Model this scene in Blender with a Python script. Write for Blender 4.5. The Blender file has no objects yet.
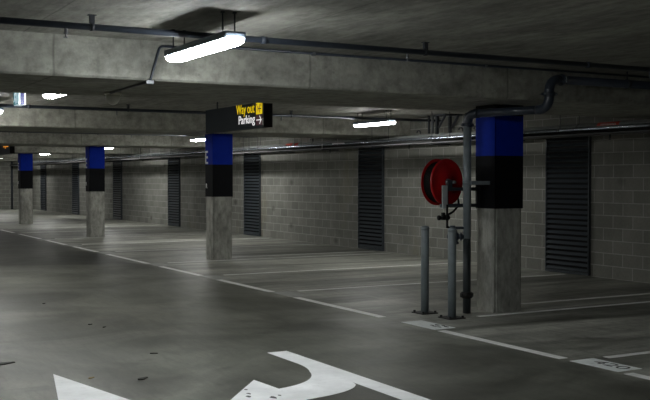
import bpy, bmesh, math, random
from mathutils import Vector, Matrix
random.seed(7)
SC = bpy.context.scene
COL = SC.collection
PI = math.pi
S = 8.335                       # bay spacing along the wall
XW = 11.23                      # block wall
ZC, ZB = 2.745, 2.40            # slab soffit, beam soffit

# ------------------------------------------------------------------ materials
def new_mat(name):
    m = bpy.data.materials.new(name); m.use_nodes = True
    nt = m.node_tree; nt.nodes.clear()
    out = nt.nodes.new('ShaderNodeOutputMaterial')
    b = nt.nodes.new('ShaderNodeBsdfPrincipled')
    nt.links.new(b.outputs[0], out.inputs[0])
    return m, nt, b
def N(nt, t, **kw):
    n = nt.nodes.new(t)
    for k, v in kw.items(): setattr(n, k, v)
    return n
def wpos(nt, scale=(1, 1, 1), loc=(0, 0, 0), rot=(0, 0, 0)):
    g = N(nt, 'ShaderNodeNewGeometry'); mp = N(nt, 'ShaderNodeMapping')
    mp.inputs['Scale'].default_value = scale; mp.inputs['Location'].default_value = loc; mp.inputs['Rotation'].default_value = rot
    nt.links.new(g.outputs['Position'], mp.inputs[0]); return mp.outputs[0]
def noise(nt, vec, scale, detail=5, rough=.6, dist=0):
    n = N(nt, 'ShaderNodeTexNoise'); n.inputs['Scale'].default_value = scale; n.inputs['Detail'].default_value = detail
    n.inputs['Roughness'].default_value = rough; n.inputs['Distortion'].default_value = dist
    nt.links.new(vec, n.inputs['Vector']); return n.outputs['Fac']
def ramp(nt, fac, stops):
    r = N(nt, 'ShaderNodeValToRGB'); e = r.color_ramp.elements
    while len(e) < len(stops): e.new(.5)
    for q, (p, c) in zip(e, stops):
        q.position = p; q.color = (c, c, c, 1) if not isinstance(c, tuple) else (*c, 1)
    nt.links.new(fac, r.inputs[0]); return r.outputs[0]
def mix(nt, a, b, fac, mode='MIX'):
    m = N(nt, 'ShaderNodeMix', data_type='RGBA', blend_type=mode)
    for v, i in ((fac, 0), (a, 6), (b, 7)):
        if hasattr(v, 'is_output'): nt.links.new(v, m.inputs[i])
        elif i == 0: m.inputs[0].default_value = v
        else: m.inputs[i].default_value = (*v, 1)
    return m.outputs[2]
def bump(nt, b, h, s, d=.01):
    n = N(nt, 'ShaderNodeBump'); n.inputs['Strength'].default_value = s; n.inputs['Distance'].default_value = d
    nt.links.new(h, n.inputs['Height']); nt.links.new(n.outputs[0], b.inputs['Normal'])

def plain(name, col, rough=.5, metal=0, var=.12, scale=9, spec=.5):
    m, nt, b = new_mat(name)
    p = wpos(nt); f = noise(nt, p, scale, 4)
    lo = tuple(c * (1 - var) for c in col); hi = tuple(min(1, c * (1 + var)) for c in col)
    nt.links.new(ramp(nt, f, [(.3, lo), (.7, hi)]), b.inputs['Base Color'])
    b.inputs['Roughness'].default_value = rough; b.inputs['Metallic'].default_value = metal; b.inputs['Specular IOR Level'].default_value = spec
    return m
def emit(name, col, strength, base=(.8, .8, .8)):
    m, nt, b = new_mat(name)
    b.inputs['Base Color'].default_value = (*base, 1); b.inputs['Roughness'].default_value = .3
    b.inputs['Emission Color'].default_value = (*col, 1); b.inputs['Emission Strength'].default_value = strength
    return m

def concrete(name, col, stretch=(1, 1, 1), contrast=.25, joint=None, rough=.8, pores=True, mott=.5):
    m, nt, b = new_mat(name)
    p = wpos(nt, stretch)
    f1 = noise(nt, p, 1.1, 6, .65, .4); f2 = noise(nt, p, 7, 5, .7)
    dk = tuple(c * (1 - contrast) for c in col); lt = tuple(min(1, c * (1 + contrast)) for c in col)
    c = mix(nt, dk, lt, ramp(nt, f1, [(.3, 0.0), (.7, 1.0)]))
    c = mix(nt, c, ramp(nt, f2, [(.32, .45), (.62, 1.15)]), mott + .2, 'MULTIPLY')
    f3 = noise(nt, wpos(nt, (2.2, 2.2, .5)), 3.2, 6, .7, 1.0)
    c = mix(nt, c, ramp(nt, f3, [(.28, .5), (.5, 1.0), (.72, 1.15)]), mott, 'MULTIPLY')
    h = f2
    if pores:
        v = N(nt, 'ShaderNodeTexVoronoi'); v.inputs['Scale'].default_value = 9; nt.links.new(wpos(nt), v.inputs['Vector'])
        dots = ramp(nt, v.outputs['Distance'], [(.06, .55), (.13, 1.0)])
        c = mix(nt, c, dots, .5, 'MULTIPLY')
    if joint:
        axis, size, off, width = joint
        s = N(nt, 'ShaderNodeSeparateXYZ'); g = N(nt, 'ShaderNodeNewGeometry'); nt.links.new(g.outputs['Position'], s.inputs[0])
        wob = noise(nt, wpos(nt), 2.0, 3)
        a = N(nt, 'ShaderNodeMath', operation='MULTIPLY_ADD'); nt.links.new(wob, a.inputs[0]); a.inputs[1].default_value = .06
        nt.links.new(s.outputs[axis], a.inputs[2])
        q = N(nt, 'ShaderNodeMath', operation='ADD'); nt.links.new(a.outputs[0], q.inputs[0]); q.inputs[1].default_value = off
        w = N(nt, 'ShaderNodeMath', operation='PINGPONG'); nt.links.new(q.outputs[0], w.inputs[0]); w.inputs[1].default_value = size / 2
        c = mix(nt, c, ramp(nt, w.outputs[0], [(0, .45), (width, 1.0)]), .8, 'MULTIPLY')
    nt.links.new(c, b.inputs['Base Color']); b.inputs['Roughness'].default_value = rough
    bump(nt, b, h, .35, .006)
    return m

def floor_mat():
    m, nt, b = new_mat('sealed concrete floor')
    p = wpos(nt); ps = wpos(nt, (.35, 1.3, 1), rot=(0, 0, math.radians(18)))
    big = noise(nt, ps, .55, 6, .62, .8); mid = noise(nt, wpos(nt, (.6, 1.2, 1)), 2.3, 6, .68, .5); fine = noise(nt, p, 30, 4, .7)
    sx = N(nt, 'ShaderNodeSeparateXYZ'); nt.links.new(p, sx.inputs[0])
    wob = N(nt, 'ShaderNodeMath', operation='MULTIPLY_ADD'); nt.links.new(noise(nt, wpos(nt, (1, .4, 1)), 1.6, 4, .6), wob.inputs[0]); wob.inputs[1].default_value = .9; nt.links.new(sx.outputs[0], wob.inputs[2])
    bay = N(nt, 'ShaderNodeMapRange'); bay.interpolation_type = 'SMOOTHSTEP'; nt.links.new(wob.outputs[0], bay.inputs[0]); bay.inputs[1].default_value = 6.0; bay.inputs[2].default_value = 6.7
    strk = noise(nt, wpos(nt, (.22, 1.5, 1), rot=(0, 0, math.radians(4))), 1.0, 6, .62, .6)
    blot = noise(nt, wpos(nt, (.8, .8, 1)), .75, 6, .62, .9)
    lane = mix(nt, (.062, .063, .051), (.170, .173, .146), ramp(nt, blot, [(.36, 0.0), (.66, 1.0)]))
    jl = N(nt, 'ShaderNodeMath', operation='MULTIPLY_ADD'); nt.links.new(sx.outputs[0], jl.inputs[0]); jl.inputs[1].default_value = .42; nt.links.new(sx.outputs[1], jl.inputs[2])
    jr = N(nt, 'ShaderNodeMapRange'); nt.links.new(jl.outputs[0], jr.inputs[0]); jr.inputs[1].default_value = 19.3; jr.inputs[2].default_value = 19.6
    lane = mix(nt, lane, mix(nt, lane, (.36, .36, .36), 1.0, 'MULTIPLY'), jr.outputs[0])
    park = mix(nt, (.105, .108, .09), (.53, .53, .47), ramp(nt, strk, [(.33, 0.0), (.68, 1.0)]))
    c = mix(nt, lane, park, bay.outputs[0])
    c = mix(nt, c, ramp(nt, mid, [(.3, .5), (.6, 1.15)]), .75, 'MULTIPLY')
    c = mix(nt, c, ramp(nt, fine, [(.3, .75), (.7, 1.15)]), .5, 'MULTIPLY')
    scuf = noise(nt, wpos(nt, (7, 1.2, 1), rot=(0, 0, math.radians(-25))), 1.6, 5, .7, 1.2)
    c = mix(nt, c, ramp(nt, scuf, [(.3, .6), (.5, 1.0), (.7, 1.2)]), .6, 'MULTIPLY')
    oil = noise(nt, wpos(nt, (1, 1.6, 1), (3, 7, 0)), 1.4, 4, .6)
    c = mix(nt, c, (.028, .026, .021), ramp(nt, oil, [(.6, 0.0), (.76, .65)]))
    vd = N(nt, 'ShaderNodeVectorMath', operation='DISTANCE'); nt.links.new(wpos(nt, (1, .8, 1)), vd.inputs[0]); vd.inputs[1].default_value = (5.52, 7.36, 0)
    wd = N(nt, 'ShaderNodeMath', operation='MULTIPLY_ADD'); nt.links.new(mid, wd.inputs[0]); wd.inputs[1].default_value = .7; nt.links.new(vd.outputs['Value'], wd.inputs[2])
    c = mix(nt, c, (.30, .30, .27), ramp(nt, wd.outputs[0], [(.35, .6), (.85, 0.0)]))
    nt.links.new(c, b.inputs['Base Color'])
    r = N(nt, 'ShaderNodeMapRange'); nt.links.new(mid, r.inputs[0]); r.inputs[3].default_value = .34; r.inputs[4].default_value = .62
    nt.links.new(r.outputs[0], b.inputs['Roughness'])
    b.inputs['Specular IOR Level'].default_value = .4
    bump(nt, b, fine, .15, .003)
    return m

def block_mat(name, swap):
    m, nt, b = new_mat(name)
    g = N(nt, 'ShaderNodeNewGeometry'); s = N(nt, 'ShaderNodeSeparateXYZ'); cb = N(nt, 'ShaderNodeCombineXYZ')
    nt.links.new(g.outputs['Position'], s.inputs[0])
    nt.links.new(s.outputs[1 if swap else 0], cb.inputs[0]); nt.links.new(s.outputs[2], cb.inputs[1])
    br = N(nt, 'ShaderNodeTexBrick', offset=.5, offset_frequency=2, squash=1.0, squash_frequency=2)
    nt.links.new(cb.outputs[0], br.inputs['Vector'])
    br.inputs['Scale'].default_value = 1; br.inputs['Brick Width'].default_value = .40; br.inputs['Row Height'].default_value = .195
    br.inputs['Mortar Size'].default_value = .008; br.inputs['Mortar Smooth'].default_value = .3; br.inputs['Bias'].default_value = 0
    br.inputs['Color1'].default_value = (.195, .195, .174, 1); br.inputs['Color2'].default_value = (.25, .249, .224, 1)
    br.inputs['Mortar'].default_value = (.40, .40, .37, 1)
    p = wpos(nt)
    c = mix(nt, br.outputs['Color'], ramp(nt, noise(nt, p, 1.0, 5, .6, .5), [(.3, .7), (.7, 1.15)]), .8, 'MULTIPLY')
    c = mix(nt, c, ramp(nt, noise(nt, p, 26, 4, .7), [(.3, .78), (.7, 1.12)]), .6, 'MULTIPLY')
    stain = noise(nt, wpos(nt, (1, 1, .35), (0, 3.3, 0)), 1.1, 4, .6)
    c = mix(nt, c, (.19, .165, .075), ramp(nt, stain, [(.6, 0.0), (.78, .45)]))
    v = N(nt, 'ShaderNodeTexVoronoi'); v.inputs['Scale'].default_value = .9; nt.links.new(wpos(nt, (1, 1, 1.4), (0, .3, .4)), v.inputs['Vector'])
    c = mix(nt, c, (.05, .047, .04), ramp(nt, v.outputs['Distance'], [(.05, .6), (.13, 0.0)]))
    nt.links.new(c, b.inputs['Base Color']); b.inputs['Roughness'].default_value = .9
    inv = ramp(nt, br.outputs['Fac'], [(0, 1.0), (1, 0.0)])
    bump(nt, b, inv, .5, .006)
    return m

def paint_mat(name, col, wear=.5, lo=.35):
    m, nt, b = new_mat(name)
    p = wpos(nt)
    f = noise(nt, p, 14, 6, .75); g = noise(nt, p, 3, 4, .6)
    dirt = tuple(c * lo for c in col)
    c = mix(nt, col, dirt, ramp(nt, f, [(.55, 0.0), (.72, wear)]))
    c = mix(nt, c, ramp(nt, g, [(.3, .75), (.7, 1.05)]), .8, 'MULTIPLY')
    nt.links.new(c, b.inputs['Base Color']); b.inputs['Roughness'].default_value = .6
    return m

M = dict(
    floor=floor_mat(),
    ceil=concrete('slab soffit concrete', (.30, .295, .258), (1.6, .5, 1), .4, joint=(0, 1.8, 0, .012), rough=.75, pores=False),
    beam=concrete('beam concrete', (.345, .342, .297), (1, 1, 1.2), .3, joint=(0, 2.4, .35, .016)),
    column=concrete('column concrete', (.36, .36, .325), (1.5, 1.5, .7), .3, mott=.55),
    block=block_mat('grey concrete block', True), blockx=block_mat('grey concrete block end wall', False),
    blue=plain('blue vinyl wrap', (.001, .022, .34), .6, var=.1, spec=.12), black=plain('black vinyl wrap', (.004, .0045, .006), .6, spec=.12),
    white=plain('white lettering', (.9, .9, .9), .5, var=.03),
    louvre=plain('dark louvre metal', (.05, .061, .072), .4, .0), louvre_back=plain('louvre duct dark', (.006, .006, .007), .8),
    main=plain('light grey fire main', (.36, .38, .38), .4), pipe=plain('painted grey pipe', (.19, .22, .24), .38, .0), pipe_dark=plain('charcoal pipe', (.032, .040, .056), .3, .0),
    galv=plain('galvanised pipe', (.50, .57, .64), .27, .9), steel=plain('dull steel', (.20, .21, .22), .4, .5), tray=plain('cable tray steel', (.11, .11, .115), .45, .3),
    rod=plain('hanger rod', (.045, .05, .06), .5, .3), rodlight=plain('bright hanger rod', (.6, .6, .6), .4, .3),
    housing=plain('grey lamp housing', (.16, .20, .25), .5), lens=emit('lit lamp diffuser', (.99, .995, .96), 68), lens_dim=emit('dim lamp diffuser', (.99, .995, .96), 42), lens_bright=emit('bright lamp diffuser', (.94, .985, 1.0), 84),  # diffusers differ only in tint and strength, tuned to the brightness around each lamp
    bollard=plain('grey bollard paint', (.18, .21, .225), .45), base=plain('dark base plate', (.02, .02, .02), .6),
    red=plain('red painted reel', (.40, .004, .006), .4, var=.15), hose=plain('black rubber', (.005, .005, .005), .6, spec=.15),
    sign=plain('charcoal sign box', (.013, .018, .023), .6, spec=.2), sign_black=plain('sign end cap black', (.004, .004, .005), .4),
    yellow=emit('lit yellow lettering', (1.0, .72, .0), .50, (.8, .55, .02)), lit_white=emit('lit white lettering', (1, .95, .97), .55, (.8, .8, .8)),
    maroon=plain('maroon panel', (.10, .010, .03), .5), amber=emit('lit amber lettering', (1.0, .36, .04), .75, (.6, .3, .02)),
    exit_teal=emit('lit exit sign green', (.0, .26, .30), .42, (.0, .12, .14)), exit_white=emit('lit exit sign white', (.75, .9, 1.0), .45), exit_blue=emit('exit sign blue stripe', (.0, .01, .14), .25, (.005, .01, .12)),
    dome=plain('grey translucent dome', (.72, .70, .62), .45), label_red=plain('red pipe label', (.85, .11, .08), .5), label_mark=plain('pale print on label', (.9, .75, .7), .5),
    line=paint_mat('white line paint', (.93, .93, .91), .2), arrow=paint_mat('white arrow paint', (.86, .87, .87), .3, .5), panel_worn=paint_mat('very worn number panel', (.42, .43, .41), .85), panel=paint_mat('worn white number panel', (.88, .92, .91), .45),
    digit=plain('dark worn number', (.09, .092, .09), .7), leaf=plain('dry leaf', (.20, .14, .05), .8), grit=plain('dark grit', (.02, .018, .015), .8),
)

# ------------------------------------------------------------------ mesh helpers
class MB:
    def __init__(s): s.bm = bmesh.new()
    def box(s, a, b, bev=0, smooth=False, rot=None):
        """box between corners a and b; rot = Matrix applied about the centre"""
        a = Vector(a); b = Vector(b); c = (a + b) / 2; d = b - a
        t = bmesh.new(); bmesh.ops.create_cube(t, size=1)
        bmesh.ops.scale(t, vec=(abs(d.x), abs(d.y), abs(d.z)), verts=t.verts)
        if bev: bmesh.ops.bevel(t, geom=t.edges[:], offset=bev, segments=2, affect='EDGES', profile=.6)
        if rot is not None: bmesh.ops.transform(t, matrix=rot, verts=t.verts)
        bmesh.ops.translate(t, vec=c, verts=t.verts); s._add(t); return s
    def cyl(s, p, q, r, r2=None, seg=20, bev=0):
        p = Vector(p); q = Vector(q); d = q - p
        t = bmesh.new(); bmesh.ops.create_cone(t, cap_ends=True, segments=seg, radius1=r, radius2=r if r2 is None else r2, depth=d.length)
        for f in t.faces:
            if len(f.verts) == 4: f.smooth = True
        if bev: bmesh.ops.bevel(t, geom=[e for e in t.edges if any(len(f.verts) > 4 for f in e.link_faces)], offset=bev, segments=2, affect='EDGES')
        bmesh.ops.transform(t, matrix=Matrix.Translation((p + q) / 2) @ d.to_track_quat('Z', 'Y').to_matrix().to_4x4(), verts=t.verts)
        s._add(t); return s
    def tube(s, pts, r, seg=16):
        pts = [Vector(p) for p in pts]; t = bmesh.new(); rings = []
        n = len(pts); up = None
        for i, p in enumerate(pts):
            tg = ((pts[min(i + 1, n - 1)] - p).normalized() + (p - pts[max(i - 1, 0)]).normalized()).normalized()
            if up is None: up = tg.orthogonal().normalized()
            up = (up - tg * up.dot(tg)).normalized(); w = tg.cross(up)
            rings.append([t.verts.new(p + (up * math.cos(2 * PI * k / seg) + w * math.sin(2 * PI * k / seg)) * r) for k in range(seg)])
        for a, b in zip(rings, rings[1:]):
            for k in range(seg):
                f = t.faces.new((a[k], a[(k + 1) % seg], b[(k + 1) % seg], b[k])); f.smooth = True
        t.faces.new(rings[0][::-1]); t.faces.new(rings[-1])
        bmesh.ops.recalc_face_normals(t, faces=t.faces); s._add(t); return s
    def lathe(s, prof, origin, axis='Z', seg=32):
        t = bmesh.new(); rings = []
        for r, h in prof:
            rings.append([t.verts.new((max(r, 1e-4) * math.cos(2 * PI * k / seg), max(r, 1e-4) * math.sin(2 * PI * k / seg), h)) for k in range(seg)])
        for a, b in zip(rings, rings[1:]):
            for k in range(seg):
                f = t.faces.new((a[k], a[(k + 1) % seg], b[(k + 1) % seg], b[k])); f.smooth = True
        t.faces.new(rings[0][::-1]); t.faces.new(rings[-1])
        bmesh.ops.recalc_face_normals(t, faces=t.faces)
        R = {'Z': Matrix(), 'Y': Matrix.Rotation(-PI / 2, 4, 'X'), 'X': Matrix.Rotation(PI / 2, 4, 'Y')}[axis]
        bmesh.ops.transform(t, matrix=Matrix.Translation(origin) @ R, verts=t.verts); s._add(t); return s
    def prism(s, poly, z0, z1, M4=None):
        """polygon in XY (any shape) between heights z0 and z1, optionally moved by M4"""
        t = bmesh.new()
        lo = [t.verts.new((x, y, z0)) for x, y in poly]; f = t.faces.new(lo)
        g = bmesh.ops.extrude_face_region(t, geom=[f]); bmesh.ops.translate(t, vec=(0, 0, z1 - z0), verts=[v for v in g['geom'] if isinstance(v, bmesh.types.BMVert)])
        bmesh.ops.triangulate(t, faces=[f for f in t.faces if len(f.verts) > 4]); bmesh.ops.recalc_face_normals(t, faces=t.faces)
        if M4 is not None: bmesh.ops.transform(t, matrix=M4, verts=t.verts)
        s._add(t); return s
    def turn(s, c, deg):
        bmesh.ops.rotate(s.bm, cent=c, matrix=Matrix.Rotation(math.radians(deg), 3, 'Z'), verts=s.bm.verts); return s
    def _add(s, t):
        me = bpy.data.meshes.new('tmp'); t.to_mesh(me); t.free(); s.bm.from_mesh(me); bpy.data.meshes.remove(me)

def wloc(o):
    v = Vector((0, 0, 0))
    while o: v += o.location; o = o.parent
    return v
def build(name, mb, mat, parent=None, loc=None):
    """link the collected shapes (world coordinates) as ONE mesh object"""
    me = bpy.data.meshes.new(name); bm = mb.bm
    if parent is not None: org = wloc(parent)
    elif loc is not None: org = Vector(loc)
    else:
        xs = [v.co for v in bm.verts]; lo = [min(c[i] for c in xs) for i in range(3)]; hi = [max(c[i] for c in xs) for i in range(3)]
        org = Vector(((lo[0] + hi[0]) / 2, (lo[1] + hi[1]) / 2, lo[2]))
    bmesh.ops.translate(bm, vec=-org, verts=bm.verts)
    bm.to_mesh(me); bm.free(); me.materials.append(M[mat] if isinstance(mat, str) else mat)
    o = bpy.data.objects.new(name, me); COL.objects.link(o)
    if parent is not None: o.parent = parent
    else: o.location = org
    return o
def tag(o, label=None, cat=None, group=None, kind=None):
    for k, v in (('label', label), ('category', cat), ('group', group), ('kind', kind)):
        if v: o[k] = v
    return o
def thing(name, loc, label, cat, group=None):
    o = bpy.data.objects.new(name, None); COL.objects.link(o); o.location = loc; o.empty_display_size = .1
    return tag(o, label, cat, group)
def struct(name, mb, mat, label=None): return tag(build(name, mb, mat), label, None, None, 'structure')
FACE_L = Matrix(((0, 0, -1), (-1, 0, 0), (0, 1, 0)))       # text on a face looking to -x: right = -y, up = +z
FLOOR_L = Matrix(((0, 1, 0), (-1, 0, 0), (0, 0, 1)))       # text on the floor read from the lane: right = -y, up = +x
def text(name, string, mat, parent, pos, size, R3, wide=1.0, depth=.002, bold=0.0, fit=None):
    cu = bpy.data.curves.new('t', 'FONT'); cu.body = string; cu.size = size; cu.extrude = depth; cu.offset = bold
    tmp = bpy.data.objects.new('t', cu); COL.objects.link(tmp)
    dg = bpy.context.evaluated_depsgraph_get(); dg.update()
    me = bpy.data.meshes.new_from_object(tmp.evaluated_get(dg)); bpy.data.objects.remove(tmp); bpy.data.curves.remove(cu)
    me.name = name; xs = [v.co.x for v in me.vertices]; x0 = min(xs); w = max(xs) - x0
    if fit: wide = fit / w
    off = Vector(pos) - wloc(parent)
    for v in me.vertices:
        q = Vector(((v.co.x - x0) * wide, v.co.y, v.co.z)); v.co = R3 @ q + off
    me.materials.clear(); me.materials.append(M[mat])
    o = bpy.data.objects.new(name, me); COL.objects.link(o); o.parent = parent
    return o
def fillet(pts, r, n=8):
    out = [Vector(pts[0])]
    for a, b, c in zip(pts, pts[1:], pts[2:]):
        a, b, c = Vector(a), Vector(b), Vector(c); u = (a - b).normalized(); v = (c - b).normalized()
        for k in range(n + 1):
            t = k / n; p0 = b + u * r; p2 = b + v * r
            out.append(p0 * (1 - t) ** 2 + b * 2 * t * (1 - t) * .83 + p2 * t ** 2 + b * 0 + (p0 + p2) / 2 * (2 * t * (1 - t) * .17))
    out.append(Vector(pts[-1])); return out

# ------------------------------------------------------------------ the setting
X0, Y0, Y1 = -4.0, -6.0, 50.6
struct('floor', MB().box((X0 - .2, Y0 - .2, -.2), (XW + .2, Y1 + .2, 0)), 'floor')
struct('ceiling', MB().box((X0 - .2, Y0 - .2, ZC), (XW + .2, Y1 + .2, ZC + .25)), 'ceil')
struct('wall_right', MB().box((XW, Y0, 0), (XW + .2, Y1, ZC)), 'block')
struct('wall_left', MB().box((X0 - .2, Y0, 0), (X0, Y1, ZC)), 'block')
struct('wall_far', MB().box((X0 - .2, Y1, 0), (XW + .2, Y1 + .2, ZC)), 'blockx')
struct('wall_near', MB().box((X0 - .2, Y0 - .2, 0), (XW + .2, Y0, ZC)), 'blockx')
BY = [8.2 + S * k for k in range(-1, 6)]
for y in BY:
    mb = MB()                                               # shallow band beam with small chamfers
    ch = .018; y2 = min(y + 1.85, Y1)
    prof = [(y, ZC), (y, ZB + ch), (y + ch, ZB), (y2 - ch, ZB), (y2, ZB + ch), (y2, ZC)]
    t = bmesh.new()
    a = [t.verts.new((X0, p, z)) for p, z in prof]; b = [t.verts.new((XW, p, z)) for p, z in prof]
    n = len(prof)
    for i in range(n): t.faces.new((a[i], a[(i + 1) % n], b[(i + 1) % n], b[i]))
    t.faces.new(a[::-1]); t.faces.new(b); bmesh.ops.recalc_face_normals(t, faces=t.faces); mb._add(t)
    struct('ceiling_beam', mb, 'beam')

# ------------------------------------------------------------------ columns
CW = [('square concrete column with blue and black wrap nearest the camera, beside the red hose reel', 0),
      ('second wrapped concrete column along the wall, behind the hanging way out sign', 1),
      ('third wrapped concrete column along the wall, with the white line passing in front', 2),
      ('farthest wrapped concrete column in view, near the left edge of the photo', 3)]
def column(k, label):
    y = 8.87 + S * k; x0, x1, y1 = 7.2, 7.6, y + .35
    t = thing('concrete_column', (7.4, y + .175, 0), label, 'column', 'wrapped columns along the parking row')
    t['kind'] = 'thing'
    n = .030                                                  # rebated corners left by the formwork
    build('shaft', MB().prism([(x0 + n, y), (x1 - n, y), (x1 - n, y + n * .6), (x1, y + n * .6), (x1, y1 - n * .6), (x1 - n, y1 - n * .6), (x1 - n, y1), (x0 + n, y1), (x0 + n, y1 - n * .6), (x0, y1 - n * .6), (x0, y + n * .6), (x0 + n, y + n * .6)], 0, ZB), 'column', t)
    e = .006
    def sleeve(z0, z1):
        mb = MB()
        mb.box((x0 - e, y - e, z0), (x0 - .0005, y1 + e, z1)); mb.box((x1 + .0005, y - e, z0), (x1 + e, y1 + e, z1))
        mb.box((x0 - e, y - e, z0), (x1 + e, y - .0005, z1)); mb.box((x0 - e, y1 + .0005, z0), (x1 + e, y1 + e, z1)); return mb
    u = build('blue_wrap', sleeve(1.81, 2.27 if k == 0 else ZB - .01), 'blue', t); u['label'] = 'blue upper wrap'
    u2 = build('black_wrap', sleeve(1.20, 1.81), 'black', t); u2['label'] = 'black lower wrap'
    if k == 0:
        build('shade_band', sleeve(2.27, ZB - .005), 'black', t); return  # black band stands in for the soffit's shade on the column top
    text('letter', 'E', 'white', u, (x0 - e - .002, y + .348, 1.825), .36, FACE_L, .85, bold=.004)
    text('letter', 'R', 'white', u2, (x0 - e - .002, y + .325, 1.36), .13, FACE_L, 1.0)
for l, k in CW: column(k, l)

# ------------------------------------------------------------------ louvres in the wall
LV = [(11.47, 'dark louvre panel in the block wall right of the nearest column'),
      (17.5, 'dark louvre panel in the wall left of the hose reel, below the wall-side light'),
      (23.55, 'dark louvre panel in the wall just right of the way out sign column'),
      (29.5, 'dark louvre panel in the wall just left of the way out sign column'),
      (35.5, 'dark louvre panel in the wall just right of the third column'),
      (41.4, 'dark louvre panel in the wall between the third and farthest columns'),
      (47.2, 'farthest dark louvre panel in the wall, close to the end wall')]
def louvre(y, label):
    t = thing('louvre_panel', (XW, y + .5, 0), label, 'louvre', 'louvre panels in the block wall')
    zt, x = 2.25, XW
    f = MB()
    f.box((x - .05, y, .01), (x, y + .02, zt)); f.box((x - .05, y + .98, .01), (x, y + 1.0, zt))
    f.box((x - .05, y + .02, .01), (x, y + .98, .05)); f.box((x - .05, y + .02, zt - .04), (x, y + .98, zt))
    build('frame', f, 'louvre', t)
    build('backing', MB().box((x - .006, y + .02, .05), (x - .001, y + .98, zt - .04)), 'louvre_back', t)
    s = MB(); n = 26; z0, z1 = .085, zt - .075
    R = Matrix.Rotation(math.radians(-42), 4, 'Y')
    for i in range(n):
        z = z0 + (z1 - z0) * i / (n - 1)
        s.box((x - .070, y + .02, z - .003), (x - .004, y + .98, z + .003), rot=R)
    build('slats', s, 'louvre', t)
for y, l in LV: louvre(y, l)

# ------------------------------------------------------------------ batten lights
def light(xc, yn, label, group, zl=2.5, L=1.23, lens='lens'):
    t = thing('batten_light', (xc, yn + L / 2, zl), label, 'light', group)
    yf = yn + L; zt = zl + .040
    build('housing', MB().box((xc - .085, yn + .012, zt), (xc + .085, yf - .012, zt + .05), .012), 'housing', t)
    # tapered prismatic diffuser
    d = bmesh.new()
    lv = [(.070, 0, zt), (.067, .004, zl + .020), (.053, .03, zl)]
    rings = []
    for hw, inset, z in lv:
        a, b = yn + inset, yf - inset; c = .010
        rings.append([d.verts.new(p) for p in ((xc - hw + c, a, z), (xc + hw - c, a, z), (xc + hw, a + c, z), (xc + hw, b - c, z), (xc + hw - c, b, z), (xc - hw + c, b, z), (xc - hw, b - c, z), (xc - hw, a + c, z))])
    for p, q in zip(rings, rings[1:]):
        for k in range(8): d.faces.new((p[k], p[(k + 1) % 8], q[(k + 1) % 8], q[k]))
    d.faces.new(rings[0]); d.faces.new(rings[-1]); bmesh.ops.recalc_face_normals(d, faces=d.faces)
    mb = MB(); mb._add(d); build('diffuser', mb, lens, t)
    for yy in (yn + .13, yf - .13):
        for dx in (-.047, .047):
            build('hanger_rod', MB().cyl((xc + dx, yy, zt + .04), (xc + dx, yy, ZC - .004), .006, seg=8).cyl((xc + dx, yy, ZC - .012), (xc + dx, yy, ZC), .016, seg=10), 'rod', t)
        build('clip', MB().box((xc - .088, yy - .012, zt - .004), (xc + .088, yy + .012, zt + .010), .003), 'housing', t)
LG, WG = 'batten lights over the lane', 'batten lights beside the block wall'
XL = 2.85
light(XL, 6.38, 'large glowing batten light hung in front of the first beam, nearest the camera', LG, lens='lens_bright', L=1.26)
light(XL, 2.2, 'added unseen batten light over the lane before the nearest one, above the photo', LG, lens='lens_dim')  # added unseen lamp, lights the beam, near column faces and foreground
for y, l in ((18.9, 'fourth'), (23.1, 'fifth'), (31.4, 'sixth'), (39.7, 'seventh')): light(XL, y, l + ' batten light over the lane, added unseen beyond the left edge of the photo', LG)  # unseen lamps added to light the lane-side column faces
light(XL, 10.62, 'glowing batten light partly hidden behind the first beam, right of the exit sign', LG)
light(XL, 14.9, 'glowing batten light cut by the left edge of the photo below the exit sign', LG)
for yn, l in ((14.43, 'glowing batten light near the wall pipes, between way out sign and hose reel'),
              (22.62, 'glowing batten light just left of the way out sign column top'),
              (30.95, 'small glowing batten light just right of the third column'),
              (39.2, 'small glowing batten light between third and farthest columns'),
              (47.3, 'farthest small glowing batten light, left of the farthest column')):
    light(9.43, yn, l, WG, lens='lens_dim' if yn < 15 else 'lens')

# ------------------------------------------------------------------ sprinkler pipes hung in front of each beam
def beam_pipe(k, label):
    y, z, r = 7.12 + S * k, 2.655, .025
    t = thing('sprinkler_pipe', (4, y, z), label, 'pipe', 'sprinkler pipes under the slab, one in front of each beam')
    mb = MB().tube([(X0, y, z), (XW, y, z)], r)
    for x in (-.2, 3.4, 6.9): mb.cyl((x, y, z), (x + .05, y, z), r + .006)
    build('pipe', mb, 'pipe_dark', t)
    for i in range(-1, 4):
        xh = 2.03 + 2.965 * i; xs = 1.84 + 2.965 * i
        build('hanger', MB().box((xh - .017, y - .017, z + r - .003), (xh + .017, y + .017, ZC)).box((xh - .03, y - .02, ZC - .006), (xh + .03, y + .02, ZC)).cyl((xh - .014, y, z), (xh + .014, y, z), r + .004), 'rod', t)
        h = MB().cyl((xs, y, z), (xs, y, z - .05), .012, seg=12).cyl((xs, y, z - .05), (xs, y, z - .062), .017, seg=12).cyl((xs, y, z - .062), (xs, y, z - .085), .006, seg=8).cyl((xs, y, z - .085), (xs, y, z - .089), .018, seg=12)
        build('sprinkler_head', h, 'steel', t)
for k, l in enumerate(('long dark sprinkler pipe running across in front of the nearest beam',
                       'dark sprinkler pipe in front of the second beam, behind the exit sign',
                       'thin dark sprinkler pipe in front of the third beam',
                       'very thin dark sprinkler pipe in front of the fourth beam')): beam_pipe(k, l)

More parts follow.
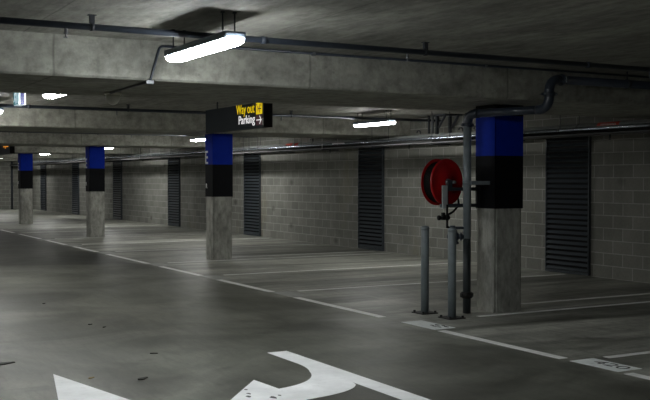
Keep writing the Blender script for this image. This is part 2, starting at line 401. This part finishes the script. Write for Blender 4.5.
# thin conduits on the nearest beam
t = thing('electrical_conduit', (5.5, 8.18, 2.73), 'thin dark conduit along the top edge of the nearest beam', 'conduit')
build('tube', MB().tube([(3.3, 8.172, 2.728), (XW, 8.172, 2.728)], .012, 10), 'pipe_dark', t)
for x in (3.56, 4.45, 6.5, 9): build('clamp', MB().box((x - .015, 8.155, 2.708), (x + .015, 8.199, 2.744), .003), 'steel', t)
t = thing('ceiling_dome', (2.93, 9.55, ZB), 'small grey dome under the nearest beam, at the end of a conduit', 'dome')
build('base', MB().lathe([(.085, .001), (.085, -.018), (.075, -.025)], (2.93, 9.55, ZB), seg=28), 'dome', t)
build('dome_cover', MB().lathe([(.07, -.02), (.069, -.05), (.06, -.085), (.04, -.11), (.015, -.122), (.0, -.124)], (2.93, 9.55, ZB), seg=28), 'dome', t)
t = thing('dome_conduit', (2.86, 8.8, ZB), 'thin bent conduit from beam face under the nearest beam to the grey dome', 'conduit')
build('tube', MB().tube(fillet([(3.45, 8.178, 2.70), (2.93, 8.178, 2.70), (2.84, 8.178, ZB - .012), (2.88, 9.47, ZB - .012)], .03), .011, 10), 'pipe_dark', t)
build('box', MB().box((2.80, 8.16, ZB - .035), (2.87, 8.23, ZB - .001), .006), 'steel', t)

# ------------------------------------------------------------------ services along the wall
def rods(root, x, zbot, ys, mat='rod', r=.006):
    for y in ys:
        top = ZB if any(b <= y <= b + 1.85 for b in BY) else ZC
        build('hanger_rod', MB().cyl((x, y, zbot), (x, y, top), r, seg=8), mat, root)
def wall_pipe(name, x, z, r, mat, label, ys, clamp='steel'):
    t = thing(name, (x, 20, z), label, 'pipe')
    mb = MB().tube([(x, Y0, z), (x, Y1, z)], r, 20)
    y = 3.1
    while y < Y1: mb.cyl((x, y, z), (x, y + .09, z), r + .010); y += 6.0
    build('pipe', mb, mat, t)
    for y in ys: build('pipe_clamp', MB().cyl((x, y - .018, z), (x, y + .018, z), r + .005), clamp, t)
    rods(t, x, z + r - .005, ys, 'rod'); return t
ys1 = [8.6 + 2.9 * i for i in range(14)]
pb = wall_pipe('fire_main_pipe', 11.0, 2.343, .055, 'main', 'thick grey pipe closest to the wall with red label, running the wall length', ys1)
b = build('pipe_label', MB().tube([(11.0, 10.62, 2.343), (11.0, 11.07, 2.343)], .0575, 24), 'label_red', pb); b['label'] = 'red label'
def marks(par, x, y0, y1, z, r, mat):
    mb = MB(); y = y0; i = 0
    a = math.radians(205)
    while y < y1:
        w = (.016, .022, .012, .02)[i % 4]
        cx, cz = x + math.cos(math.radians(160)) * r, z + math.sin(math.radians(160)) * r
        mb.box((cx - .003, y, cz - .013), (cx + .003, y + w, cz + .013)); y += w + .012; i += 1
    build('print', mb, mat, par)
marks(b, 11.0, 10.68, 10.98, 2.343, .058, 'label_mark')
b = build('pipe_label', MB().tube([(11.0, 20.9, 2.343), (11.0, 21.55, 2.343)], .0575, 24), 'label_red', pb); b['label'] = 'red label'
pa = wall_pipe('galvanised_pipe', 10.75, 2.295, .038, 'galv', 'shiny galvanised pipe in front of the thick grey pipe along the wall', [11.66 + 2.9 * (i - 3) for i in range(16)])
marks(pa, 10.75, 18.3, 18.8, 2.295, .039, 'white')
t = thing('cable_tray', (10.33, 20, 2.17), 'flat steel cable tray lowest in the services along the wall', 'cable tray')
build('tray', MB().box((10.16, Y0, 2.168), (10.50, Y1 - .25, 2.174)).box((10.16, Y0, 2.168), (10.165, Y1 - .25, 2.195)).box((10.495, Y0, 2.168), (10.50, Y1 - .25, 2.195)), 'tray', t)
for i in range(14):
    y = 10.25 + 2.0 * i if i else 8.5
    build('bracket', MB().box((10.13, y - .02, 2.146), (10.53, y + .02, 2.168)), 'rod', t)
    top = ZB if any(q <= y <= q + 1.85 for q in BY) else ZC
    for x in (10.14, 10.52): build('hanger_rod', MB().cyl((x, y, 2.15), (x, y, top), .005, seg=8), 'rodlight' if i % 3 == 1 else 'rod', t)
for y in (12.11, 10.16, 18.19, 15.2, 24.3, 30.4): 
    build('drop_head', MB().cyl((10.3, y, 2.175), (10.3, y, 2.12), .014, seg=12).cyl((10.3, y, 2.12), (10.3, y, 2.095), .007, seg=8).cyl((10.3, y, 2.098), (10.3, y, 2.093), .022, seg=12), 'rod', t)
for x in (10.22, 10.31, 10.40):
    tag(build('shade_cable', MB().tube([(x, Y0, 2.210), (x, Y1 - .25, 2.210)], .036, 14), 'hose'), 'thick black cable added in the flat cable tray as shade below the wall pipe', 'cable', 'black cables added in the tray as shade')  # black cables added as the dark shade under the galvanised pipe
t = thing('pipe_support', (11.0, 15.1, 2.745), 'dark Y shaped steel support above the wall pipes, left of the riser pipe', 'bracket')
mb = MB().box((10.82, 15.05, 2.38), (10.87, 15.10, ZC)).box((11.12, 15.05, 2.38), (11.17, 15.10, ZC))
mb.tube([(10.845, 15.02, 2.50), (10.845, 14.80, 2.735)], .022, 8).tube([(11.145, 15.02, 2.50), (11.145, 14.80, 2.735)], .022, 8).box((10.80, 14.76, 2.72), (11.2, 15.12, ZC))
build('support_frame', mb, 'rod', t)
build('vertical_strut', MB().box((10.84, 15.22, 2.40), (10.88, 15.26, ZC), .003), 'steel', t)
build('vertical_strut', MB().box((10.84, 15.34, 2.40), (10.87, 15.37, ZC), .003), 'rod', t)
for i, y in enumerate((14.1, 14.55, 15.9, 19.2, 20.3)):
    t = thing('pipe_hook', (10.98, y, 2.40), ('small dark hook clamp on the wall pipe beside the riser pipe', 'small dark hook clamp on the wall pipe left of the riser pipe', 'small dark hook clamp on the wall pipe right of the wall-side light',
               'small dark hook clamp on the wall pipe left of the wall-side light', 'small dark hook clamp on the wall pipe beside the second red label')[i], 'clamp', 'hook clamps on the wall pipe')
    build('hook', MB().tube(fillet([(11.0, y - .05, 2.412), (11.0, y - .05, 2.48), (11.0, y + .06, 2.48), (11.0, y + .06, 2.44)], .04), .012, 8), 'rod', t)

# ------------------------------------------------------------------ riser pipe at the nearest column
xr, yr = 6.92, 9.03
t = thing('riser_pipe', (xr, yr, 0), 'grey upright riser pipe beside nearest column, bending over it to the beam', 'pipe')
xe, ye, zh, zt = 7.185, 7.96, 2.285, 2.605
r = .046
build('lower_pipe', MB().tube([(xr, yr, 0), (xr, yr, .86)], r, 20), plain('lower riser paint', (.045, .055, .062), .4), t)
build('upright_pipe', MB().tube([(xr, yr, .86), (xr, yr, 2.18)], r, 20), 'pipe', t)
build('flange', MB().cyl((xr, yr, .175), (xr, yr, .245), .068, seg=24, bev=.008).box((xr - .085, yr - .02, .185), (xr + .085, yr + .02, .235), .01), 'base', t)
build('coupling', MB().cyl((xr, yr, 2.135), (xr, yr, 2.185), .066, seg=24, bev=.008).box((xr - .085, yr - .018, 2.143), (xr + .085, yr + .018, 2.177), .008), 'pipe_dark', t)
d = (Vector((xe, ye, zh)) - Vector((xr, yr, zh))).normalized()
build('elbow', MB().tube(fillet([(xr, yr, 2.17), (xr, yr, zh), Vector((xr, yr, zh)) + d * .16], .105, 10), r + .006, 20), 'pipe_dark', t)
build('overhead_pipe', MB().tube([Vector((xr, yr, zh)) + d * .17, Vector((xe, ye, zh)) - d * .14], r, 20), 'pipe_dark', t)
build('elbow', MB().tube(fillet([Vector((xe, ye, zh)) - d * .16, (xe, ye, zh), (xe, ye, zh + .16)], .12, 10), r + .006, 20), 'pipe_dark', t)
build('coupling', MB().cyl((xe, ye, zh + .135), (xe, ye, zh + .185), .066, seg=24, bev=.008).box((xe - .09, ye - .02, zh + .145), (xe + .09, ye + .02, zh + .175), .006), 'pipe_dark', t)
for dx in (-.078, .078): build('bolt', MB().cyl((xe + dx, ye - .035, zh + .16), (xe + dx, ye + .035, zh + .16), .011, seg=10), 'galv', t)
build('elbow', MB().tube(fillet([(xe, ye, zt - .16), (xe, ye, zt), (xe + .17, ye, zt)], .12, 10), r + .006, 20), 'pipe_dark', t)
build('coupling', MB().cyl((xe + .15, ye, zt), (xe + .2, ye, zt), .062, seg=24, bev=.008), 'pipe_dark', t)
build('bolt', MB().cyl((xe + .175, ye - .072, zt - .035), (xe + .175, ye - .072, zt + .035), .010, seg=10), 'galv', t)
build('upper_pipe', MB().tube([(xe + .16, ye, zt), (XW, ye, zt)], r, 20), 'pipe_dark', t)
for x in (8.33, 10.2): build('hanger', MB().cyl((x - .02, ye, zt), (x + .02, ye, zt), r + .006).cyl((x, ye, zt + r - .003), (x, ye, ZC), .008, seg=8), 'rod', t)
# valve cluster on the riser
va = 'steel'
build('valve_branch', MB().tube([(xr, yr, .88), (6.80, 9.10, .88)], .030, 14).cyl((6.865, 9.06, .88), (6.85, 9.07, .88), .05, seg=18), 'pipe_dark', t)
build('support_arm', MB().box((xr, 8.955, 1.475), (7.1935, 8.985, 1.52), .004).cyl((xr, yr, 1.475), (xr, yr, 1.52), r + .006), 'pipe', t)
build('valve', MB().lathe([(.02, -.09), (.045, -.085), (.045, -.06), (.03, -.05), (.055, -.02), (.055, .03), (.03, .05), (.03, .07), (.012, .075), (.012, .11)], (6.80, 9.10, .88), 'Z', 20)
      .lathe([(.012, 0), (.012, .06), (.055, .065), (.055, .08), (.01, .085)], (6.80, 9.10, .88), 'Y', 20), 'pipe_dark', t)
build('valve', MB().tube([(xr, yr, .98), (6.74, 9.10, .98)], .018, 10).lathe([(.03, -.03), (.04, 0), (.03, .03)], (6.76, 9.09, .98), 'Z', 16), 'pipe_dark', t)

# ------------------------------------------------------------------ fire hose reel
cx, yf, yb_, cz, R0 = 6.775, 9.225, 9.405, 1.505, .272
t = thing('fire_hose_reel', (cx, 9.3, 1.2), 'red fire hose reel on a steel bracket beside nearest column', 'hose reel')
def disc(y, s):
    return MB().lathe([(.03, -.004 * s), (.05, .006 * s), (.10, .002 * s), (.11, .012 * s), (R0 - .03, .006 * s), (R0 - .012, .0), (R0, .012 * s), (R0, .020 * s), (R0 - .012, .014 * s), (R0 - .03, .018 * s), (.03, .018 * s)], (cx, y, cz), 'Y', 56).turn((cx, 9.3, cz), 11)
build('side_plate', disc(yf, 1), 'red', t); build('side_plate', disc(yb_, -1), 'red', t)
h = MB()
rr = random.Random(2)
for ring in range(2):
    for i in range(7):
        yy = yf + .030 + i * .0205
        R = R0 - .040 - ring * .02 - rr.uniform(0, .004)
        h.tube([(cx + R * math.cos(2 * PI * k / 40), yy, cz + R * math.sin(2 * PI * k / 40)) for k in range(41)], .0125, 8)
build('hose', h.turn((cx, 9.3, cz), 11), 'hose', t)
build('hub', MB().cyl((cx, yf - .12, cz), (cx, yb_ + .05, cz), .018, seg=16).cyl((cx, yf - .03, cz), (cx, yf + .01, cz), .04, seg=20, bev=.006).turn((cx, 9.3, cz), 11), 'steel', t)
yb0 = 9.145
fr = MB()
fr.box((6.70, yb0 - .02, 1.405), (7.1935, yb0 + .02, 1.445), .004).box((6.63, yb0 - .02, 1.215), (7.1935, yb0 + .02, 1.255), .004)
fr.box((6.70, yb0 - .015, 1.24), (6.735, yb0 + .015, 1.42), .004).box((7.15, yb0 - .015, 1.24), (7.185, yb0 + .015, 1.42), .004)
br = build('bracket', fr, 'rod', t)
build('swing_plate', MB().box((6.635, yb0 - .035, 1.20), (6.705, yb0 - .015, 1.47), .004), 'main', br)
build('axle_arm', MB().box((6.735, yb0 - .012, 1.42), (6.79, yb0 + .012, 1.53), .004), 'rod', br)
build('hose_tail', MB().tube(fillet([(6.97, 9.30, 1.42), (6.98, 9.26, 1.24), (6.80, 9.14, 1.16), (6.69, 9.10, 1.13)], .05), .012, 10), 'hose', t)
build('nozzle_valve', MB().cyl((6.69, 9.10, 1.25), (6.69, 9.10, .98), .012, seg=12).lathe([(.02, -.03), (.032, -.01), (.032, .015), (.018, .035)], (6.69, 9.10, 1.10), 'Z', 18)
      .lathe([(.012, -.09), (.028, -.085), (.028, -.06), (.014, -.05), (.014, .05), (.02, .055), (.02, .07)], (6.65, 9.10, 1.10), 'X', 14).box((6.62, 9.08, 1.075), (6.65, 9.12, 1.16), .004), 'hose', t)
build('connecting_pipe', MB().tube(fillet([(6.69, 9.10, 1.02), (6.69, 9.10, .99), (6.76, 9.09, .98)], .02), .013, 10), 'hose', t)

# ------------------------------------------------------------------ bollards
def bollard(x, y, label):
    t = thing('bollard', (x, y, 0), label, 'bollard', 'bollards guarding the hose reel')
    build('post', MB().lathe([(.046, .012), (.046, .965), (.040, .975)], (x, y, 0), seg=28), 'bollard', t)
    build('cap', MB().lathe([(.048, .955), (.048, .985), (.040, .998), (.02, 1.006), (0, 1.007)], (x, y, 0), seg=28), 'bollard', t)
    p = build('base_plate', MB().box((x - .11, y - .11, 0), (x + .11, y + .11, .012), .003), 'base', t)
    for sx in (-.085, .085):
        for sy in (-.085, .085): build('bolt', MB().cyl((x + sx, y + sy, .01), (x + sx, y + sy, .032), .014, seg=6), 'base', p)
bollard(6.498, 9.262, 'grey steel bollard left of the other, farther from the column')
bollard(6.525, 8.782, 'grey steel bollard closer to the riser pipe, in front of the valve')

# ------------------------------------------------------------------ hanging signs
def box_sign(yn, yf, label, lit):
    x, z0, z1 = 6.0, 2.272, 2.632
    t = thing('hanging_sign', (x + .07, (yn + yf) / 2, z0), label, 'sign', 'hanging direction signs over the lane edge')
    build('sign_box', MB().box((x, yn, z0), (x + .13, yf, z1), .004), 'sign', t)
    build('end_cap', MB().box((x - .004, yn - .012, z0 - .003), (x + .134, yn, z1 + .003), .002), 'sign_black', t)
    for y in (yn + .35, yf - .33):
        build('hanger_rod', MB().cyl((x + .065, y, z1 - .003), (x + .065, y, ZC), .012, seg=10), 'rod', t)
    if lit:
        xt = x - .0035
        text('lettering', 'Way out', 'yellow', t, (xt, 13.42, 2.495), .20, FACE_L, 1.0, fit=.63)
        text('lettering', 'Parking', 'lit_white', t, (xt, 13.335, 2.348), .175, FACE_L, 1.0, fit=.56, bold=.001)
        p = build('arrow_tile', MB().box((xt, 12.535, 2.46), (x - .0005, 12.735, 2.625)), 'yellow', t); p['label'] = 'yellow square with bent arrow'
        a = MB()
        for y0_, y1_, za, zb_ in ((12.60, 12.615, 2.48, 2.60), (12.56, 12.66, 2.53, 2.545), (12.66, 12.675, 2.50, 2.58), (12.69, 12.72, 2.59, 2.605), (12.56, 12.575, 2.57, 2.61)):
            a.box((xt - .003, y0_, za), (xt, y1_, zb_))
        build('pictogram', a, 'sign_black', p)
        p = build('arrow_tile', MB().box((xt, 12.535, 2.305), (x - .0005, 12.735, 2.455)), 'maroon', t); p['label'] = 'dark maroon square with white arrow'
        a = MB().box((xt - .003, 12.555, 2.373), (xt, 12.72, 2.387))
        for s in (1, -1):
            a.box((xt - .003, 12.545, 2.38 + s * .026 - .007), (xt, 12.63, 2.38 + s * .026 + .007), rot=Matrix.Rotation(s * math.radians(45), 4, 'X'))
        build('arrow', a, 'lit_white', p)
        build('edge_strip', MB().box((x - .004, 12.505, 2.30), (x, 12.515, 2.40)), 'white', t)
    else:
        text('lettering', 'Way out', 'amber', t, (x - .0035, yn + 1.0, 2.49), .21, FACE_L, 1.0, bold=.01)
box_sign(12.49, 14.63, 'large dark hanging sign reading Way out in yellow over Parking in white', True)
box_sign(29.63, 31.77, 'small distant dark hanging sign with glowing amber lettering at left edge', False)

# exit sign
xe_, y0e = 2.535, 12.0
t = thing('exit_sign', (xe_ + .04, y0e + .2, 2.428), 'lit green and white exit sign hanging beyond the nearest beam at left', 'exit sign')
build('sign_box', MB().box((xe_, y0e + .006, 2.428), (xe_ + .085, y0e + .27, 2.638), .004), 'exit_white', t)
p = build('green_face', MB().box((xe_ - .004, y0e + .012, 2.438), (xe_, y0e + .265, 2.628)), 'exit_teal', t); p['label'] = 'green lit face with running figure'
a = MB()
xx0, xx1 = xe_ - .008, xe_ - .004
yc = y0e + .17
a.cyl((xx0, yc - .03, 2.603), (xx1, yc - .03, 2.603), .018, seg=14)
def limb(y0_, z0_, y1_, z1_, w):
    L = math.hypot(y1_ - y0_, z1_ - z0_); c = ((y0_ + y1_) / 2, (z0_ + z1_) / 2)
    a.box((xx0, c[0] - L / 2, c[1] - w / 2), (xx1, c[0] + L / 2, c[1] + w / 2), rot=Matrix.Rotation(math.atan2(z1_ - z0_, y1_ - y0_), 4, 'X'))
limb(yc - .01, 2.583, yc + .02, 2.523, .032); limb(yc + .02, 2.523, yc - .03, 2.488, .02); limb(yc - .03, 2.488, yc - .02, 2.448, .018)
limb(yc + .02, 2.523, yc + .05, 2.483, .02); limb(yc + .05, 2.483, yc + .09, 2.478, .018); limb(yc - .01, 2.573, yc - .06, 2.548, .014); limb(yc, 2.578, yc + .05, 2.548, .014)
a.box((xx0, y0e + .04, 2.448), (xx1, y0e + .055, 2.618)).box((xx0, y0e + .09, 2.448), (xx1, y0e + .105, 2.618)).box((xx0, y0e + .04, 2.603), (xx1, y0e + .105, 2.618))
build('running_figure', a, 'exit_white', p)
p = build('blue_stripe', MB().box((xe_ + .022, y0e + .001, 2.43), (xe_ + .066, y0e + .0065, 2.636)), 'exit_blue', t); p['label'] = 'dark blue stripe on the end'
build('stem', MB().cyl((xe_ + .042, y0e + .2, 2.633), (xe_ + .042, y0e + .2, ZC), .012, seg=12).cyl((xe_ + .042, y0e + .2, ZC - .012), (xe_ + .042, y0e + .2, ZC), .05, seg=18), 'rod', t)

# downpipe on the far wall
t = thing('downpipe', (10.32, Y1 - .06, 0), 'thin dark vertical pipe on the far end wall', 'pipe')
build('pipe', MB().tube([(10.32, Y1 - .06, 0), (10.32, Y1 - .06, ZB - .01)], .05, 14), 'pipe_dark', t)
for z in (.5, 1.6): build('bracket', MB().box((10.25, Y1 - .03, z), (10.39, Y1, z + .04)), 'rod', t)

# ------------------------------------------------------------------ floor markings
Z1 = .0022
def flat(name, poly, mat, label, cat, group=None, z=Z1):
    return tag(build(name, MB().prism(poly, 0.0002, z), mat), label, cat, group)
def rect(x0, y0, x1, y1): return [(x0, y0), (x1, y0), (x1, y1), (x0, y1)]
EG, BG, PG = 'edge line segments along the parking row', 'bay lines running to the wall', 'number panels beside the edge line'
bays = []                       # (line y, has panel, words)
ylines = [6.19, 8.74]
for k in range(5):
    a = 9.36 + S * k
    ylines += [a, a + 2.57, a + 5.13, a + 7.71]
words = {0: 'bay line at right edge of the photo beside the number panel', 1: 'bay line starting at the foot of the nearest column, nearer of the pair', 2: 'bay line starting behind the nearest column, farther of the pair',
         3: 'bay line reaching the wall behind the bollards', 4: 'bay line passing the wall louvre left of the hose reel', 5: 'bay line meeting the base of the second column, nearer of the pair',
         6: 'bay line just behind the base of the second column', 7: 'first bay line beyond the second column', 8: 'second bay line beyond the second column',
         9: 'bay line at the third column, nearer of the pair', 10: 'bay line just behind the third column', 11: 'first bay line beyond the third column', 12: 'second bay line beyond the third column'}
for i, y in enumerate(ylines[:13]):
    x0 = 8.02 if i == 2 else (6.86 if i == 1 else 6.25)
    if i > 2 and (i - 2) % 4 == 0: x0 = 7.7
    flat('bay_line', rect(x0, y - .04, XW - .12, y + .04), 'line', 'white ' + words[i], 'bay line', BG)
# number panels: one just nearer than each bay line, except behind the columns
panels = [(5.68, 6.225, 'worn white number panel on the floor at lower right, with dark digits'), (8.19, 8.80, 'worn pale number panel on the floor in front of the bollards')]
for k, w in zip((0, 1, 2), (('faint number panel on the edge line, first beyond the bollards', 'faint number panel on the edge line, second beyond the bollards', 'faint number panel on the edge line in front of the second column'),
                        ('faint number panel on the edge line, first beyond the second column', 'faint number panel on the edge line, second beyond the second column', 'faint number panel on the edge line left of the third column'), None)):
    if w is None: break
    for j, yl in enumerate((11.93, 14.49, 17.07)): panels.append((yl + S * k - .56, yl + S * k + .02, w[j]))
for i, (a, b_, l) in enumerate(panels):
    p = flat('number_panel', [(5.86, b_), (5.865, a), (6.135, a), (6.13, b_)], 'panel' if i < 2 else 'panel_worn', l, 'floor marking', PG)
    if i == 0: text('number', '420', 'digit', p, (5.975, b_ - .13, Z1 + .0006), .17, FLOOR_L, 1.0, .0005, fit=.36)
    if i == 1:
        rr = random.Random(5); mb = MB()
        for q in range(9):
            cx_, cy_ = rr.uniform(6.0, 6.11), rr.uniform(8.25, 8.48); n = 9
            mb.prism([(cx_ + rr.uniform(.010, .026) * math.cos(2 * PI * k / n), cy_ + rr.uniform(.012, .045) * math.sin(2 * PI * k / n)) for k in range(n)], Z1 + .0002, Z1 + .0008)
        build('worn_number', mb, 'digit', p)
# edge line pieces between the panels
segs = [(-4.0, 3.0), (3.15, 5.60), (6.335, 8.11), (9.22, 11.30)]
for k in range(5):
    s = S * k
    segs += [(12.02 + s, 13.86 + s), (14.58 + s, 16.44 + s), (17.12 + s, 19.62 + s)]
segs = [q for q in segs if q[1] > 4 and q[1] < 50]
ewords = ['white edge line segment at the right end, beside the lower right number panel', 'white edge line segment between the two nearest number panels', 'white edge line segment ending left of the bollards']
for i, (a, b_) in enumerate(segs):
    l = ewords[i] if i < 3 else 'white edge line segment, %s counted from the bollards towards the far end' % ('second third fourth fifth sixth seventh eighth ninth tenth eleventh twelfth thirteenth fourteenth fifteenth sixteenth'.split()[i - 3])
    flat('edge_line', rect(5.845, a, 5.945, b_), 'line', l, 'edge line', EG)
# arrows
a1 = [(1.90, 7.80), (1.62, 6.45), (1.81, 6.45), (1.81, 4.0), (1.99, 4.0), (1.99, 6.45), (2.18, 6.45)]
flat('lane_arrow', a1, 'arrow', 'tip of white painted arrow at the bottom left of the floor', 'floor arrow', 'painted lane arrows')
def arc(pts, n=12):
    (x0, y0), (x1, y1), (x2, y2) = pts
    return [((1 - t) ** 2 * x0 + 2 * t * (1 - t) * x1 + t * t * x2, (1 - t) ** 2 * y0 + 2 * t * (1 - t) * y1 + t * t * y2) for t in [k / n for k in range(n + 1)]]
a2 = [(3.795, 7.83), (3.985, 7.83), (3.98, 4.9), (4.10, 4.9), (3.89, 3.6), (3.68, 4.9), (3.80, 4.9), (3.81, 6.38)]
a2 += arc([(3.79, 6.30), (3.66, 6.08), (3.22, 6.03)])
a2 += [(3.20, 5.70), (2.58, 6.06), (3.19, 6.82), (3.215, 6.44)]
a2 += arc([(3.215, 6.44), (3.60, 6.52), (3.72, 6.90)]) + arc([(3.72, 6.90), (3.79, 7.05), (3.795, 7.25)], 5)
arrow2 = flat('lane_arrow', a2, 'arrow', 'large white painted arrow with a curved branch at the bottom centre', 'floor arrow', 'painted lane arrows')
rr = random.Random(9)
for x, y, L in ((2.91, 6.31, .07), (3.05, 6.20, .08), (2.99, 6.53, .045), (2.95, 6.40, .05), (3.12, 6.24, .04)):
    build('dirt_mark', MB().prism([(x + L * .3 * rr.uniform(.6, 1.2) * math.cos(2 * PI * k / 9), y + L * rr.uniform(.5, 1.1) * .6 * math.sin(2 * PI * k / 9)) for k in range(9)], Z1 + .0002, Z1 + .001), 'digit', arrow2)
# debris on the floor
def leaf(x, y, L, ang, label, name='dry_leaf', mat='leaf', cat='leaf'):
    mb = MB(); n = 14; pts = []
    for k in range(n):
        a = 2 * PI * k / n; pts.append((L / 2 * math.cos(a), L * .22 * math.sin(a) * (1 + .35 * math.cos(3 * a))))
    c, s = math.cos(ang), math.sin(ang)
    mb.prism([(x + px * c - py * s, y + px * s + py * c) for px, py in pts], .001, .007)
    tag(build(name, mb, mat), label, cat)
leaf(2.12, 7.5, .055, .4, 'small yellowish dry leaf on the floor above the left arrow tip')
leaf(2.46, 7.28, .11, .6, 'dark curled leaf flat on the floor between the two arrows', 'dark_leaf', 'grit')
leaf(1.66, 8.44, .17, .2, 'dark leaf at the left edge of the floor', 'dark_leaf', 'grit')
leaf(2.90, 8.28, .07, -.5, 'dark scrap on the floor left of the curved arrow, farther than its tip', 'dark_leaf', 'grit')
leaf(2.89, 10.26, .05, .2, 'tiny dark scrap on the floor in mid lane, left of a similar one', 'dark_leaf', 'grit')
leaf(2.97, 10.01, .06, .9, 'tiny dark scrap on the floor in mid lane, right of a similar one', 'dark_leaf', 'grit')
leaf(2.88, 12.26, .06, .9, 'farthest tiny dark scrap on the lane floor at left', 'dark_leaf', 'grit')

# ------------------------------------------------------------------ world, camera, view
w = bpy.data.worlds.new('world'); SC.world = w; w.use_nodes = True
w.node_tree.nodes['Background'].inputs[0].default_value = (0, 0, 0, 1)
cam = bpy.data.cameras.new('camera'); cam.sensor_width = 36; cam.lens = 981.53 / 650 * 36; cam.clip_end = 200; cam.clip_start = .05
co = bpy.data.objects.new('camera', cam); COL.objects.link(co)
co.location = (0, 0, 1.55); co.rotation_euler = (math.radians(90 - 1.267), 0, math.radians(-29.227))
SC.camera = co
v = SC.view_settings; v.view_transform = 'Standard'; v.look = 'None'; v.gamma = 1; v.exposure = .2; v.use_curve_mapping = False
SC.cycles.max_bounces = 8; SC.cycles.diffuse_bounces = 5; SC.cycles.sample_clamp_indirect = 6
